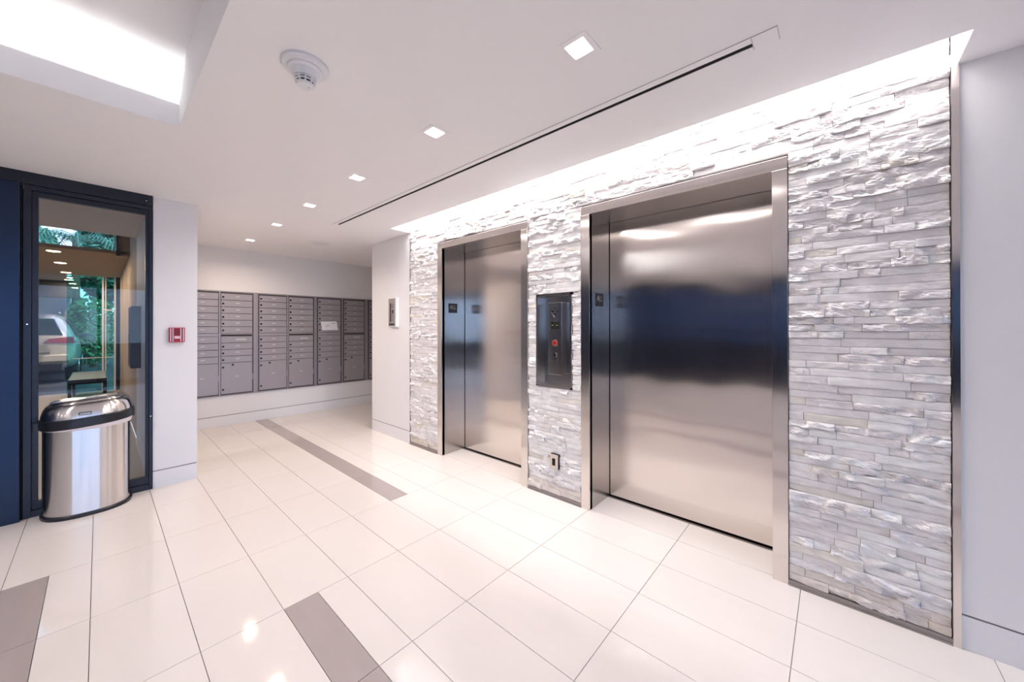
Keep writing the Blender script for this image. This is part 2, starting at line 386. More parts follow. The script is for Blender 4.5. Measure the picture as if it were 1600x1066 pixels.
rnd = random.Random(11)
zc = .028; courses = []
while zc < 2.79:
    h = rnd.choice((.034, .036, .037, .038, .040, .037)); courses.append((zc, min(zc + h, 2.80))); zc += h
obst = [(e['y0'] - .003, e['y1'] + .003, -1, ZF + .003) for e in E] + [(1.470, 1.812, .852, 1.592)]
stones = []
for z0, z1 in courses:
    segs = [(SY0, 3.622)]
    for oy0, oy1, oz0, oz1 in obst:
        if z0 < oz1 - .012 and z1 > oz0 + .012:
            ns = []
            for a, c in segs:
                if c <= oy0 or a >= oy1: ns.append((a, c))
                else:
                    if oy0 - a > .015: ns.append((a, oy0))
                    if c - oy1 > .015: ns.append((oy1, c))
            segs = ns
    for a, c in segs:
        y = a
        while y < c - 1e-4:
            L = rnd.choice((.07, .10, .13, .16, .19, .22, .26, .31)) * rnd.uniform(.85, 1.15)
            if c - (y + L) < .05: L = c - y
            stones.append([y, min(y + L, c), z0, z1]); y += L
for s_ in stones:      # trim stones that brush an opening vertically
    for oy0, oy1, oz0, oz1 in obst:
        if s_[0] < oy1 - .001 and s_[1] > oy0 + .001:
            if s_[2] < oz1 < s_[3]: s_[2] = oz1
            if s_[2] < oz0 < s_[3]: s_[3] = oz0
            if 0 < s_[2] - oz1 < .013: s_[2] = oz1 + .0005
            if 0 < oz0 - s_[3] < .013: s_[3] = oz0 - .0005
stones = [s_ for s_ in stones if s_[3] - s_[2] > .008]
def size_px(s_):
    d = depth(D, (s_[0] + s_[1]) / 2); return (s_[1] - s_[0]) * (s_[3] - s_[2]) / d ** 3 if s_[2] < 2.55 else 0
order = sorted(range(len(stones)), key=lambda i: -size_px(stones[i])); single = set(order[:290])
def stone_mesh(b, s_, fine):
    y0, y1, z0, z1 = s_; g = .0007; y0 += g; y1 -= g; z0 += g; z1 -= g
    near = depth(D, y0)
    st = .0085 if near < 2.6 else .012
    nu = max(3, int((y1 - y0) / st)); nv = 6 if near < 2.6 else 4
    off = rnd.choice((0, .001, .003, .005, .008, .011)) ; rough = rnd.choice((.001, .0015, .0025, .004, .008, .011, .015)); seed = rnd.uniform(0, 100); tilt = rnd.uniform(-.006, .006)
    ct = rnd.random()
    tone = (.85, .82, .825) if ct < .52 else (.89, .87, .87) if ct < .82 else (.78, .745, .755) if ct < .95 else (.82, .77, .72)
    t = rnd.uniform(.93, 1.04); tone = tuple(min(.9, q * t) for q in tone)
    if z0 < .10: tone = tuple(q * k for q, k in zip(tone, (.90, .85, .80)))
    i0 = len(b.v)
    for jv in range(nv + 1):
        for iu in range(nu + 1):
            fu, fv = iu / nu, jv / nv; y = y0 + (y1 - y0) * fu; z = z0 + (z1 - z0) * fv
            n1 = noise.noise(Vector((y * 17 + seed, z * 30, seed))); n2 = 1 - abs(noise.noise(Vector((y * 30 + seed * 1.7, z * 62 + y * 12, 3.1)))) * 2; n3 = noise.noise(Vector((y * 80, z * 120, seed)))
            step = .55 if n1 > .08 else (.15 if n1 > -.12 else -.25)
            h = off + rough * (.45 * n1 + .40 * n2 + .18 * n3 + step) + tilt * (fu - .5)
            e_ = min(fu, 1 - fu) * nu; ev = min(fv, 1 - fv) * nv
            if e_ < .5: h -= .0012
            if ev < .5: h -= .0012
            b.v.append((D + .004 - max(h, -.004), y, z))
    W = nu + 1
    for jv in range(nv):
        for iu in range(nu):
            a = i0 + jv * W + iu; b.f.append((a, a + W, a + W + 1, a + 1)); b.mi.append(0)
    # sides back to the wall
    per = [i0 + k for k in range(nu + 1)] + [i0 + r_ * W + nu for r_ in range(1, nv + 1)] + [i0 + nv * W + k for k in range(nu - 1, -1, -1)] + [i0 + r_ * W for r_ in range(nv - 1, 0, -1)]
    i1 = len(b.v); b.v += [(D + .02, b.v[k][1], b.v[k][2]) for k in per]; n = len(per)
    for k in range(n): b.f.append((per[k], per[(k + 1) % n], i1 + (k + 1) % n, i1 + k)); b.mi.append(0)
    b.tone += [tone] * (len(b.v) - i0)
def stone_obj(name, b):
    me = bpy.data.meshes.new(name); me.from_pydata(b.v, [], b.f); me.materials.append(M['stone'])
    a = me.color_attributes.new('tone', 'FLOAT_COLOR', 'POINT')
    a.data.foreach_set('color', [q for t in b.tone for q in (*t, 1)])
    o = bpy.data.objects.new(name, me); C.objects.link(o); o.parent = stone_wall; return o
rest = B()
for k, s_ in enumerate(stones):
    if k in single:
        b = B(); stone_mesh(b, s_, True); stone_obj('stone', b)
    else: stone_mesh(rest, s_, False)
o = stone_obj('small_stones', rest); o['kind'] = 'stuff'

# ------------------------------------------------------------------ elevators
def text(name, s, size, loc, rot, m_, parent, depth_=.0006, align='CENTER'):
    cu = bpy.data.curves.new(name, 'FONT'); cu.body = s; cu.size = size; cu.extrude = depth_; cu.align_x = align; cu.align_y = 'CENTER'; cu.materials.append(m_)
    t = bpy.data.objects.new(name, cu); C.objects.link(t)
    dg = bpy.context.evaluated_depsgraph_get(); me = bpy.data.meshes.new_from_object(t.evaluated_get(dg)); me.materials.clear(); me.materials.append(m_)
    bpy.data.objects.remove(t); o = bpy.data.objects.new(name, me); C.objects.link(o); o.location = loc; o.rotation_euler = rot; o.parent = parent; return o
M['plate_text'] = mat('plate_lettering', (.30, .28, .27), .5)
for n_, e in enumerate(E):
    d = struct(f'door_{n_ + 1}', label=('farther stainless elevator doorway, next to the plain white wall end', 'wider-looking stainless elevator doorway between call panel and stone pier')[n_])
    fr = D - .010
    b = B(); b.box(fr, D + .03, e['y0'], e['i0'], 0, ZI); part('frame_jamb', b, M['steel'], d, bevel=.0012)
    b = B(); b.box(fr, D + .03, e['i1'], e['y1'], 0, ZI); part('frame_jamb', b, M['steel'], d, bevel=.0012)
    b = B(); b.box(fr, D + .03, e['y0'], e['y1'], ZI + .0008, ZF); part('frame_header', b, M['steel'], d, bevel=.0012)
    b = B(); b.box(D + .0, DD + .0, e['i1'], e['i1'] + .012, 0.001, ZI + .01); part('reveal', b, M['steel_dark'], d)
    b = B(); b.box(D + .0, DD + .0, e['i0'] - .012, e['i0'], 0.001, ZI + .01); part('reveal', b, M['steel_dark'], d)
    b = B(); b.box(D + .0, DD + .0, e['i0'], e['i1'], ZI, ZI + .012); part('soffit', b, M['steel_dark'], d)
    b = B(); b.box(DD + .006, DD + .035, e['i0'] - .05, e['i1'] - .005, .012, ZI + .06); p = part('door_panel', b, M['steel_door'], d)
    if n_ == 1:
        b = B(); b.cyl((DD + .0045, 1.165, 2.03), 'x', .006, .003, 12); part('keyhole', b, M['slot'], p)
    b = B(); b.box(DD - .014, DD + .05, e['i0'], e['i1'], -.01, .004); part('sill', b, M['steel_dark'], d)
    b = B(); b.box(DD + .03, DD + .08, e['i0'] - .1, e['i1'] + .1, -.01, ZI + .1); part('shaft_gap', b, M['slot'], d)
    # black level plate on the far reveal
    b = B(); b.box(2.436, 2.552, e['i1'] - .0035, e['i1'], 1.482, 1.582); p = part('level_plate', b, M['black'], d, bevel=.001)
    t = text('lettering', 'ALL', .058, (2.496, e['i1'] - .0038, 1.540), (R(90), 0, 0), M['plate_text'], p); t.scale = (.85, 1.05, 1)
    b = B()
    for q, (dx, dz) in enumerate(((-.03, 0), (-.0, 0), (-.0, -.008), (-.0, -.016), (.03, 0), (.03, -.008), (.03, -.016))): b.cyl((2.494 + dx, e['i1'] - .0045, 1.512 + dz), 'y', .0018, .001, 8)
    part('braille_dots', b, M['plate_text'], p)

# ------------------------------------------------------------------ call station
cs = empty('call_station', (D, 1.641, .85), label='recessed steel elevator call station between the two elevator doorways', cat='call panel')
L_ = lambda y: y - 1.641
b = B(); y0, y1, z0, z1 = L_(1.474), L_(1.808), .006, .738
t_ = .014
for a in ((y0, y0 + t_, z0, z1), (y1 - t_, y1, z0, z1), (y0, y1, z0, z0 + t_), (y0, y1, z1 - t_, z1)): b.box(-.010, .05, *a)
part('frame', b, M['steel'], cs)
b = B(); b.box(.042, .05, y0 + t_, y1 - t_, z0 + t_, z1 - t_); bp = part('back_plate', b, M['steel_dark'], cs)
b = B(); b.box(-.020, .042, L_(1.555), L_(1.677), .108, .668); fp = part('fixture', b, M['steel'], cs, bevel=.002)
b = B(); n_ = 0
cy, cz = L_(1.617), .600
for k in range(4):
    a = k * math.pi / 2; b.cyl((-.011, cy + .022 * math.cos(a), cz + .022 * math.sin(a)), 'x', .009, .003, 12)
part('emblem', b, M['slot'], fp)
b = B()
for k in range(4):
    a = k * math.pi / 2 + .5; b.cyl((-.0125, cy + .020 * math.cos(a), cz + .020 * math.sin(a) + .004), 'x', .004, .002, 10)
b.rings([[(-.0105, cy + .040, cz - .018), (-.0105, cy + .034, cz - .014), (-.0105, cy + .004, cz - .048), (-.0105, cy + .010, cz - .052)], [(-.0125, cy + .040, cz - .018), (-.0125, cy + .034, cz - .014), (-.0125, cy + .004, cz - .048), (-.0125, cy + .010, cz - .052)]])
part('emblem_bars', b, M['chrome'], fp)
for yy in (1.638, 1.597):
    b = B(); b.box(-.0095, -.008, L_(yy) - .016, L_(yy) + .016, .463, .520); w_ = part('indicator_window', b, M['slot'], fp)
    b = B(); b.box(-.0100, -.0095, L_(yy) - .008, L_(yy) + .008, .489, .494); part('indicator_mark', b, M['amber'], w_)
b = B(); b.cyl((-.014, L_(1.617), .355), 'x', .024, .006, 24); q = part('button', b, mat('copper_ring', (.55, .17, .12), .3, .6), fp, label='round button with reddish ring')
b = B(); b.cyl((-.017, L_(1.617), .355), 'x', .013, .004, 20); part('button_centre', b, M['red'], q)
b = B(); b.cyl((-.013, L_(1.617), .262), 'x', .017, .005, 24); q = part('key_switch', b, M['chrome'], fp)
b = B(); b.cyl((-.0145, L_(1.617), .262), 'x', .006, .002, 12); part('keyhole', b, M['slot'], q)
b = B()
for k, (yy, ww) in enumerate(((0, .040), (0, .052), (0, .03))): b.box(-.0086, -.008, L_(1.617) - ww / 2, L_(1.617) + ww / 2, .312 - k * .009, .316 - k * .009)
b.box(-.0086, -.008, L_(1.617) - .012, L_(1.617) + .012, .226, .238)
part('engraving', b, M['slot'], fp)['kind'] = 'stuff'

for nm in ('emblem', 'emblem_bars', 'indicator_window', 'indicator_window.001', 'button', 'key_switch', 'engraving'):
    bpy.data.objects[nm].location.x -= .012
# phone jack plate low on the stone
jp = empty('outlet_plate', (D - .006, 1.625, .226), label='small cream outlet plate with black opening, low on the stone', cat='outlet')
b = B(); b.box(-.020, -.014, -.036, .036, 0, .114); part('plate', b, mat('cream_plastic', (.72, .62, .54), .4), jp, bevel=.0015)
b = B(); b.box(-.014, .012, -.043, .031, .004, .118); part('gasket', b, M['black'], jp)
b = B(); b.box(-.0215, -.0195, -.014, .014, .03, .085); part('opening', b, M['slot'], jp)

# intercom on white wall
ic = empty('access_reader', (D, 3.957, 1.335), label='grey wall reader with white side frame on the white wall end', cat='intercom')
b = B(); b.box(-.030, 0, -.088, .088, 0, .348); part('housing', b, M['white'], ic, bevel=.002)
b = B(); b.box(-.034, -.030, -.060, .085, .012, .340); fp = part('face_plate', b, mat('dull_steel', (.42, .40, .40), .4, .6), ic, bevel=.001)
b = B(); b.box(-.0355, -.034, .028, .048, .06, .285); part('card_slot', b, M['slot'], fp)
b = B(); b.box(-.0365, -.034, -.026, .004, .160, .205); part('button', b, M['black'], fp, bevel=.001)
b = B()
for k in range(4): b.box(-.0352, -.034, -.03, .018, .075 + k * .016, .083 + k * .016)
b.box(-.0352, -.034, -.03, .018, .135, .15); b.box(-.0352, -.034, -.03, .018, .225, .275)
part('keys', b, mat('key_grey', (.25, .24, .25), .5), fp)['kind'] = 'stuff'
b = B(); b.box(-.0352, -.034, -.05, .07, .02, .04); part('name_strip', b, M['lock'], fp)

# ------------------------------------------------------------------ mailbox wall
b = B(); b.box(.45, 5.0, ML + .02, ML + .3, 0, H + .05); b.box(.45, 5.0, ML, ML + .02, .142, .402); b.box(.45, 5.0, ML + .004, ML + .02, .134, .142, 1); b.box(.45, 5.0, ML, ML + .02, 0, .134); b.box(.45, 5.0, ML, ML + .02, 1.828, H + .05)
struct('wall_mailbox', b, [M['white'], M['groove']])
UN = [(.685, 1.465), (1.495, 2.273), (2.285, 3.105), (3.135, 3.91)]
UL = ['grey mailbox cabinet partly hidden behind the white column',
      'grey mailbox cabinet between column cabinet and one with white notice',
      'grey mailbox cabinet with white notice taped on its doors',
      'grey mailbox cabinet mostly hidden by the white wall end']
cols = [[(.715, 1.062), (1.085, 1.442)], [(1.520, 1.873), (1.900, 2.246)], [(2.318, 2.672), (2.730, 3.080)], [(3.175, 3.525), (3.56, 3.88)]]
ZT, ZB_ = 1.795, .430
RH = .0905
lockm = B(); lockm.cyl((0, 0, 0), 'y', .013, .006, 12); lock_me = lockm.mesh('lock', M['lock'])
platem = B(); platem.box(-.022, .022, -.0015, 0, -.0065, .0065); plate_me = platem.mesh('number_plate', M['label'])
mesh_cache = {}
for u, (x0, x1) in enumerate(UN):
    un = empty('mailbox_unit', (x0, ML, .405), label=UL[u], cat='mailboxes', group='grey mailbox cabinets in the wall')
    lx = lambda x: x - x0
    lz = lambda z: z - .405
    W = x1 - x0
    b = B(); b.box(0, W, -.004, .018, 0, 1.422); part('backing', b, M['groove_dark'], un)
    b = B()
    b.box(0, .012, -.016, -.006, 0, 1.422); b.box(W - .012, W, -.016, -.006, 0, 1.422); b.box(0, W, -.016, -.006, 1.408, 1.422); b.box(0, W, -.016, -.006, 0, .010)
    mid = (lx(cols[u][0][1]) + lx(cols[u][1][0])) / 2; b.box(mid - .008, mid + .008, -.014, -.006, 0, 1.41)
    part('frame', b, M['mailframe'], un)
    for ci, (a, c) in enumerate(cols[u]):
        wd = c - a; rows = []; z = ZT
        for k in range(6): rows.append(('door', z - RH, z)); z -= RH
        z -= .042
        if ci == 1: rows.append(('outgoing_label_door', z - .088, z)); z -= .088
        for k in range(4 - ci): rows.append(('door', z - RH, z)); z -= RH
        rows.append(('parcel_door', ZB_, z))
        for kind, za, zb in rows:
            key = (round(wd, 4), round(zb - za, 4))
            if key not in mesh_cache:
                b = B(); b.box(.003, wd - .004, -.015, -.004, .0034, key[1] - .0034)
                b.box(wd - .012, wd - .004, -.018, -.015, .006, key[1] - .006)
                mesh_cache[key] = b.mesh('door', M['mail'])
            o = bpy.data.objects.new(kind, mesh_cache[key]); C.objects.link(o); o.parent = un; o.location = (lx(a), 0, lz(za))
            def sub(name, me, x, z_):
                s_ = bpy.data.objects.new(name, me); C.objects.link(s_); s_.parent = o; s_.location = (x, -.0200 if name == 'lock' else -.015, z_)
            hgt = zb - za
            if kind == 'door': sub('lock', lock_me, .024, hgt * .45); sub('number_plate', plate_me, wd * .52, hgt * .56)
            elif kind == 'parcel_door':
                sub('lock', lock_me, .024, hgt - .06); sub('lock', lock_me, .024, .06); sub('number_plate', plate_me, wd * .5, hgt * .55)
                if u or ci: sub('lock', lock_me, .13, hgt - .03)
                b = B(); b.box(wd - .006, wd + .006, -.018, -.006, .17, .25); q = part('hinge_tab', b, M['mailframe'], o)
            else:
                b = B(); b.box(wd * .46, wd * .78, -.0165, -.015, .034, .056); q = part('label_strip', b, M['label'], o)
                b = B(); 
                for k in range(5): b.box(wd * (.48 + .055 * k), wd * (.48 + .055 * k) + .012, -.0150, -.0145, .036, .050)
                part('label_print', b, M['ink'], o) if False else None
        if ci == 1:
            z = ZT - 6 * RH
            b = B(); b.box(lx(a), lx(c), -.010, -.006, lz(z - .040), lz(z)); b.box(lx(a) + .004, lx(c) - .004, -.0105, -.0098, lz(z - .026), lz(z - .006), 1); b.box(lx(a) + .004, lx(c) - .004, -.0165, -.0100, lz(z - .034), lz(z - .020), 1)
            b.rings([[(lx(a) + .006, -.008, lz(z - .002)), (lx(a) + .006, -.030, lz(z - .014)), (lx(a) + .006, -.030, lz(z - .018)), (lx(a) + .006, -.008, lz(z - .008))], [(lx(c) - .006, -.008, lz(z - .002)), (lx(c) - .006, -.030, lz(z - .014)), (lx(c) - .006, -.030, lz(z - .018)), (lx(c) - .006, -.008, lz(z - .008))]])
            part('mail_slot', b, [M['mailframe'], M['slot']], un)
        else:
            z = ZT - 6 * RH
            b = B(); b.box(lx(a), lx(c), -.010, -.006, lz(z - .040), lz(z - .002)); part('divider', b, M['mailframe'], un)
    if u < 3:
        b = B(); g0, g1 = W, UN[u + 1][0] - x0; b.box(g0, g1, -.004, .018, 0, 1.422); part('filler_strip', b, M['mailframe'], un)
nt_ = empty('paper_notice', (2.365, ML - .024, 1.288), label='white paper notice taped across the mailbox doors', cat='notice')
b = B(); b.rings([[(0.01, 0, 0), (.262, .0, .002), (.262, .001, .002), (.01, .001, 0)], [(-.012, -.004, .142), (.235, -.002, .146), (.235, -.001, .146), (-.012, -.003, .142)]])
part('sheet', b, M['paper'], nt_)
b = B()
for k in range(3): b.box(.06, .10 + .02 * k, -.0045, -.0030, .05 + .016 * k, .053 + .016 * k)
b.box(.16, .22, -.0045, -.003, .110, .116)
part('printing', b, M['ink'], nt_)
# corridor closure and the shell around
struct('wall_back_corner', box(4.9, 5.0, 4.5, ML, 0, H), M['white'])
struct('wall_corridor_end', box(D + .3, 5.0, 4.406, 4.506, 0, H), M['white'])

# ------------------------------------------------------------------ column and glass wall
b = B(); b.box(.296, .575, LW, ML + .02, .142, H + .03); b.box(.300, .571, LW + .004, ML, .134, .142, 1); b.box(.296, .575, LW, ML + .02, 0, .134)
struct('wall_column', b, [M['white'], M['groove']])
w1 = struct('window_1', label='tall tinted glass sidelight in a dark frame beside the white column')
fy0, fy1 = LW - .012, LW + .055
def fb(name, a, mm=M['frame'], par=None, bev=.0015): return part(name, box(*a), mm, par or w1, bevel=bev)
fb('header', (-1.2, .292, LW - .02, LW + .06, 2.325, H))
fb('top_rail', (-.345, .292, fy0, fy1, 2.290, 2.322)); fb('top_rail', (-.310, .275, fy0 + .018, fy1 - .01, 2.252, 2.290))
fb('jamb', (-.348, -.312, fy0, fy1, 0, 2.290)); fb('stile', (-.312, -.284, fy0 + .018, fy1 - .01, .105, 2.252))
fb('jamb', (.272, .294, fy0, fy1, 0, 2.290)); fb('stile', (.252, .272, fy0 + .018, fy1 - .01, .105, 2.252))
fb('bottom_rail', (-.312, .272, fy0, fy1, 0, .045)); fb('bottom_rail', (-.312, .272, fy0 + .018, fy1 - .01, .045, .105))
b = B()
for x, z in ((.255, 2.36), (.283, .60), (-.33, 1.35)): b.cyl((x, fy0 - .009 if z > 2.3 else fy0 - .001, z), 'y', .004, .002, 10)
part('screw', b, M['chrome'], w1)
part('pane', box(-.286, .254, LW + .018, LW + .024, .10, 2.256), M['glass'], w1)
# navy metal door leaf beside it and on to the far left
d3 = struct('door_3', label='navy blue satin metal door panel left of the glass sidelight')
b = B(); b.box(-1.30, -.356, LW - .055, LW + .04, .0, 2.318); part('leaf', b, M['navy'], d3, bevel=.003)
b = B(); b.box(-.356, -.350, LW - .012, LW + .03, 0, 2.318); part('edge_gap', b, M['slot'], d3)
b = B(); b.box(-1.34, -.36, LW - .02, LW + .05, 2.318, 2.325); part('edge_gap', b, M['slot'], d3)
b = B(); b.box(XL, -1.34, LW, LW + .1, 0, H + .03); b.box(-1.34, .292, LW + .07, LW + .1, 2.38, 3.1)
struct('wall_glass_side', b, M['tan'])
for k in range(3):
    b = B(); b.box(-4.3 + k * .98, -3.36 + k * .98, LW - .03, LW, .06, 2.3); o = struct(f'trim_{4 + k}', b, M['navy'])

# far-left glazed wall (seen only in the metal) and the entrance glazing behind the viewpoint
wl = struct('window_2')
ys = [YB, -3.2, -1.8, -.4, 1.0, 2.4, 3.8, LW]
for y in ys: part('mullion', box(XL - .05, XL + .05, y - .035, y + .035, 0, H), M['frame'], wl)
for z0, z1 in ((0, .08), (1.17, 1.25), (2.28, H)): part('rail', box(XL - .045, XL + .045, YB, LW, z0, z1), M['frame'], wl)
part('pane', box(XL - .004, XL + .004, YB, LW, .08, 2.28), M['glass_blue'], wl)
wf = struct('window_3')
for x in [XL, -3.0, -1.5, 0, 1.2, D]: part('mullion', box(x - .035, x + .035, YB - .05, YB + .05, 0, H), M['frame'], wf)
for z0, z1 in ((0, .08), (2.28, H)): part('rail', box(XL, D, YB - .045, YB + .045, z0, z1), M['frame'], wf)
part('pane', box(XL, D, YB - .004, YB + .004, .08, 2.28), M['glass_front'], wf)
b = B(); b.box(XL - .05, XL + .05, YB, LW, H, 3.3); b.box(XL, D, YB - .05, YB + .05, H, 3.3); b.box(D, 5.0, YB - .05, YB + .05, 0, 3.3); b.box(4.98, 5.05, YB, 4.5, 0, 3.3); b.box(XL, -1.34, LW, LW + .1, H, 3.3); b.box(.3, 5.05, ML + .1, ML + .3, H, 3.3); b.box(.296, .36, LW + .1, ML + .2, H, 3.3); b.box(XL, .36, LW, LW + .07, H + .05, 3.3)
struct('wall_upper_shell', b, M['ceil'])

# fire alarm on column
fa = empty('fire_alarm_pull', (.440, LW, 1.203), label='red fire alarm pull box with white stripes on the white column', cat='fire alarm')
b = B(); b.box(-.050, .050, -.030, 0, 0, .124); part('housing', b, M['red'], fa, bevel=.003)
M['pinkwhite'] = mat('alarm_white', (.85, .62, .68), .4); M['purple'] = mat('alarm_dark', (.10, .01, .05), .4)
for x in (-.040, -.026, .024, .040):
    b = B(); b.box(x - .003, x + .003, -.0325, -.030, .006, .119); part('stripe', b, M['pinkwhite'], fa)
for x in (-.033, .032):
    b = B(); b.box(x - .0035, x + .0035, -.0315, -.030, .004, .120); part('dark_stripe', b, M['purple'], fa)
b = B(); b.box(-.018, .018, -.040, -.030, .030, .052); part('pull_handle', b, M['pinkwhite'], fa, bevel=.002)
b = B(); b.box(-.018, .018, -.033, -.030, .060, .112); part('cover_plate', b, mat('dark_red', (.20, .004, .01), .3), fa)

# ------------------------------------------------------------------ ceiling fixtures
ORD = ['square recessed downlight, first of the row counted from the slot diffuser end cap',
       'square recessed downlight, second of the row, level with the smoke detector',
       'square recessed downlight, third of the row toward the mailboxes',
       'square recessed downlight, fourth of the row toward the mailboxes',
       'square recessed downlight, fifth of the row, beyond the slot diffuser',
       'square recessed downlight, last of the row in front of the mailbox wall']
b = B(); o_ = .062
for a in ((-o_, o_, -o_, -hl + .004), (-o_, o_, hl - .004, o_), (-o_, -hl + .004, -hl + .004, hl - .004), (hl - .004, o_, -hl + .004, hl - .004)): b.box(*a, -.003, 0)
trim_me = b.mesh('trim_ring', M['ceil'])
b = B(); i_ = hl - .004
for a in ((-i_, i_, -i_, -i_ + .003), (-i_, i_, i_ - .003, i_), (-i_, -i_ + .003, -i_, i_), (i_ - .003, i_, -i_, i_)): b.box(*a, -.001, .036)
well_me = b.mesh('reflector', M['ceil'])
b = B(); b.box(-i_ + .003, i_ - .003, -i_ + .003, i_ - .003, .030, .034); glow_me = b.mesh('diffuser', M['glow'])
for k, (x, y) in enumerate(LIGHTS + FILL_LIGHTS):
    vis = k < len(LIGHTS)
    o = empty('recessed_downlight', (x, y, H), label=ORD[k] if vis else 'square recessed downlight added out of view for fill light', cat='ceiling light', group='recessed downlights along the elevators' if vis else 'added fill downlights out of view')
    for nm, me in (('trim_ring', trim_me), ('reflector', well_me), ('diffuser', glow_me)):
        p = bpy.data.objects.new(nm, me); C.objects.link(p); p.parent = o
    a = area('downlight_lamp', (0, 0, -.0008), .074, .074, DOWN_W, MAIL_C if y > 4 else DOWN_C, spread=156); a.parent = o
# slot diffuser
sd = empty('slot_diffuser', (1.661, 2.05, H), label='long white linear slot diffuser with black slot in the ceiling', cat='air vent')
b = B(); ya, yb = .150 - 2.05, 3.95 - 2.05
b.box(-.044, -.009, ya, yb, -.002, 0); b.box(.014, .032, ya, yb, -.002, 0); b.box(-.009, .014, ya, .231 - 2.05, -.002, 0); b.box(-.009, .014, 3.90 - 2.05, yb, -.002, 0)
part('frame', b, M['ceil'], sd)
b = B(); b.box(-.009, .014, .231 - 2.05, 3.90 - 2.05, .0005, .03); part('slot', b, M['slot'], sd)
b = B(); b.box(-.044, .032, .231 - 2.05 - .003, .231 - 2.05, -.003, -.002); b.box(-.046, -.044, ya, yb, -.003, 0); b.box(-.046, .034, ya - .002, ya, -.003, 0); part('joint', b, mat('joint_grey', (.55, .53, .54), .7), sd)
# smoke detector
sm = empty('smoke_detector', (.565, 1.640, H), label='white round smoke detector with dark vents on the ceiling', cat='smoke detector')
def ring(r, z, n=36, cx=0, cy=0): return [(cx + r * math.cos(2 * math.pi * k / n), cy + r * math.sin(2 * math.pi * k / n), z) for k in range(n)]
WH = mat('detector_white', (.82, .82, .85), .4)
b = B(); b.rings([ring(.088, 0), ring(.088, -.010), ring(.082, -.016), ring(.066, -.018)][::-1]); part('base', b, WH, sm, smooth=False)
b = B(); b.rings([ring(.064, -.018), ring(.064, -.024), ring(.054, -.030), ring(.044, -.056)][::-1]); part('body', b, WH, sm)
b = B(); b.rings([ring(.033, -.056), ring(.031, -.078)][::-1], 0); part('vent_core', b, M['slot'], sm)
b = B()
for zz_ in (-.058, -.067, -.078): b.rings([ring(.041 + (zz_ + .058) * .35, zz_), ring(.041 + (zz_ + .058) * .35, zz_ - .004)][::-1])
for k in range(10):
    a = 2 * math.pi * k / 10; c_, s_ = math.cos(a), math.sin(a); r0, r1 = .030, .042
    b.rings([[(r0 * c_ - .003 * s_, r0 * s_ + .003 * c_, -.054), (r1 * c_ - .003 * s_, r1 * s_ + .003 * c_, -.054), (r1 * c_ + .003 * s_, r1 * s_ - .003 * c_, -.054), (r0 * c_ + .003 * s_, r0 * s_ - .003 * c_, -.054)],
             [((r0 - .002) * c_ - .003 * s_, (r0 - .002) * s_ + .003 * c_, -.080), (.036 * c_ - .003 * s_, .036 * s_ + .003 * c_, -.080), (.036 * c_ + .003 * s_, .036 * s_ - .003 * c_, -.080), ((r0 - .002) * c_ + .003 * s_, (r0 - .002) * s_ - .003 * c_, -.080)]])
part('vent_cage', b, WH, sm)
b = B(); b.rings([ring(.034, -.080), ring(.030, -.086), ring(.012, -.089)][::-1]); b.cyl((.012, -.006, -.093), 'z', .004, .005, 10); part('cap', b, WH, sm)
# ceiling speaker
spk = empty('ceiling_speaker', (1.87, 4.92, H), label='round flat white speaker grille on the ceiling near the mailboxes', cat='speaker')
b = B(); b.rings([ring(.125, 0), ring(.125, -.004), ring(.112, -.006)][::-1]); part('rim', b, M['ceil'], spk)
b = B()
for k in range(6): b.rings([ring(.105 - k * .016, -.0062), ring(.105 - k * .016, -.0075), ring(.098 - k * .016, -.0075), ring(.098 - k * .016, -.0062)], cap0=False, cap1=False)
part('grille', b, WH, spk)

# ------------------------------------------------------------------ waste bin
bn = empty('waste_bin', (-.048, 4.185, 0), label='half-round brushed steel waste bin with black rim before the glass', cat='waste bin')
def dring(hw, dp, z, n=40, ex=2.5, inset=0, back=0.0, tilt=0.0, xo=0):
    pts = []
    for k in range(n + 1):
        a = math.pi * k / n; c_, s_ = math.cos(a), math.sin(a)
        x = (hw - inset) * (abs(c_) ** (2 / ex)) * (1 if c_ >= 0 else -1); y = -(dp - inset) * (s_ ** (2 / ex)) - back
        pts.append((x + xo, y, z + tilt * (x + hw)))
    return pts
b = B(); b.rings([dring(.226, .245, 0), dring(.226, .245, .018), dring(.220, .238, .026)][::-1]); part('base_ring', b, M['black'], bn, smooth=False)
b = B(); b.rings([dring(.216, .234, .026), dring(.216, .234, .30), dring(.216, .234, .620)][::-1], cap0=False, cap1=False); o = part('body', b, M['steel_bin'], bn, smooth=True)
T = .075
b = B(); b.rings([dring(.214, .232, .606, ex=2.5), dring(.222, .240, .613, tilt=T * .05), dring(.227, .245, .628, tilt=T), dring(.224, .240, .640, tilt=T), dring(.20, .22, .645, tilt=T)][::-1]); part('liner_bag', b, M['bag'], bn, smooth=True)
b = B(); b.rings([dring(.228, .246, .612, tilt=T), dring(.234, .252, .620, tilt=T), dring(.234, .252, .672, tilt=T), dring(.226, .244, .680, tilt=T)][::-1]); part('rim_band', b, M['black'], bn, smooth=False)
b = B(); b.box(-.252, -.226, -.075, -.03, .615, .668); b.box(.214, .236, -.05, -.01, .635, .70); part('hinge', b, M['black'], bn, bevel=.004)
b = B(); b.rings([dring(.226, .244, .676, tilt=T), dring(.224, .240, .700, tilt=T), dring(.214, .225, .740, tilt=T), dring(.200, .205, .765, tilt=T * .95), dring(.188, .190, .774, tilt=T * .9)][::-1], cap0=False, cap1=False); lid = part('lid', b, M['steel_bin'], bn, smooth=True)
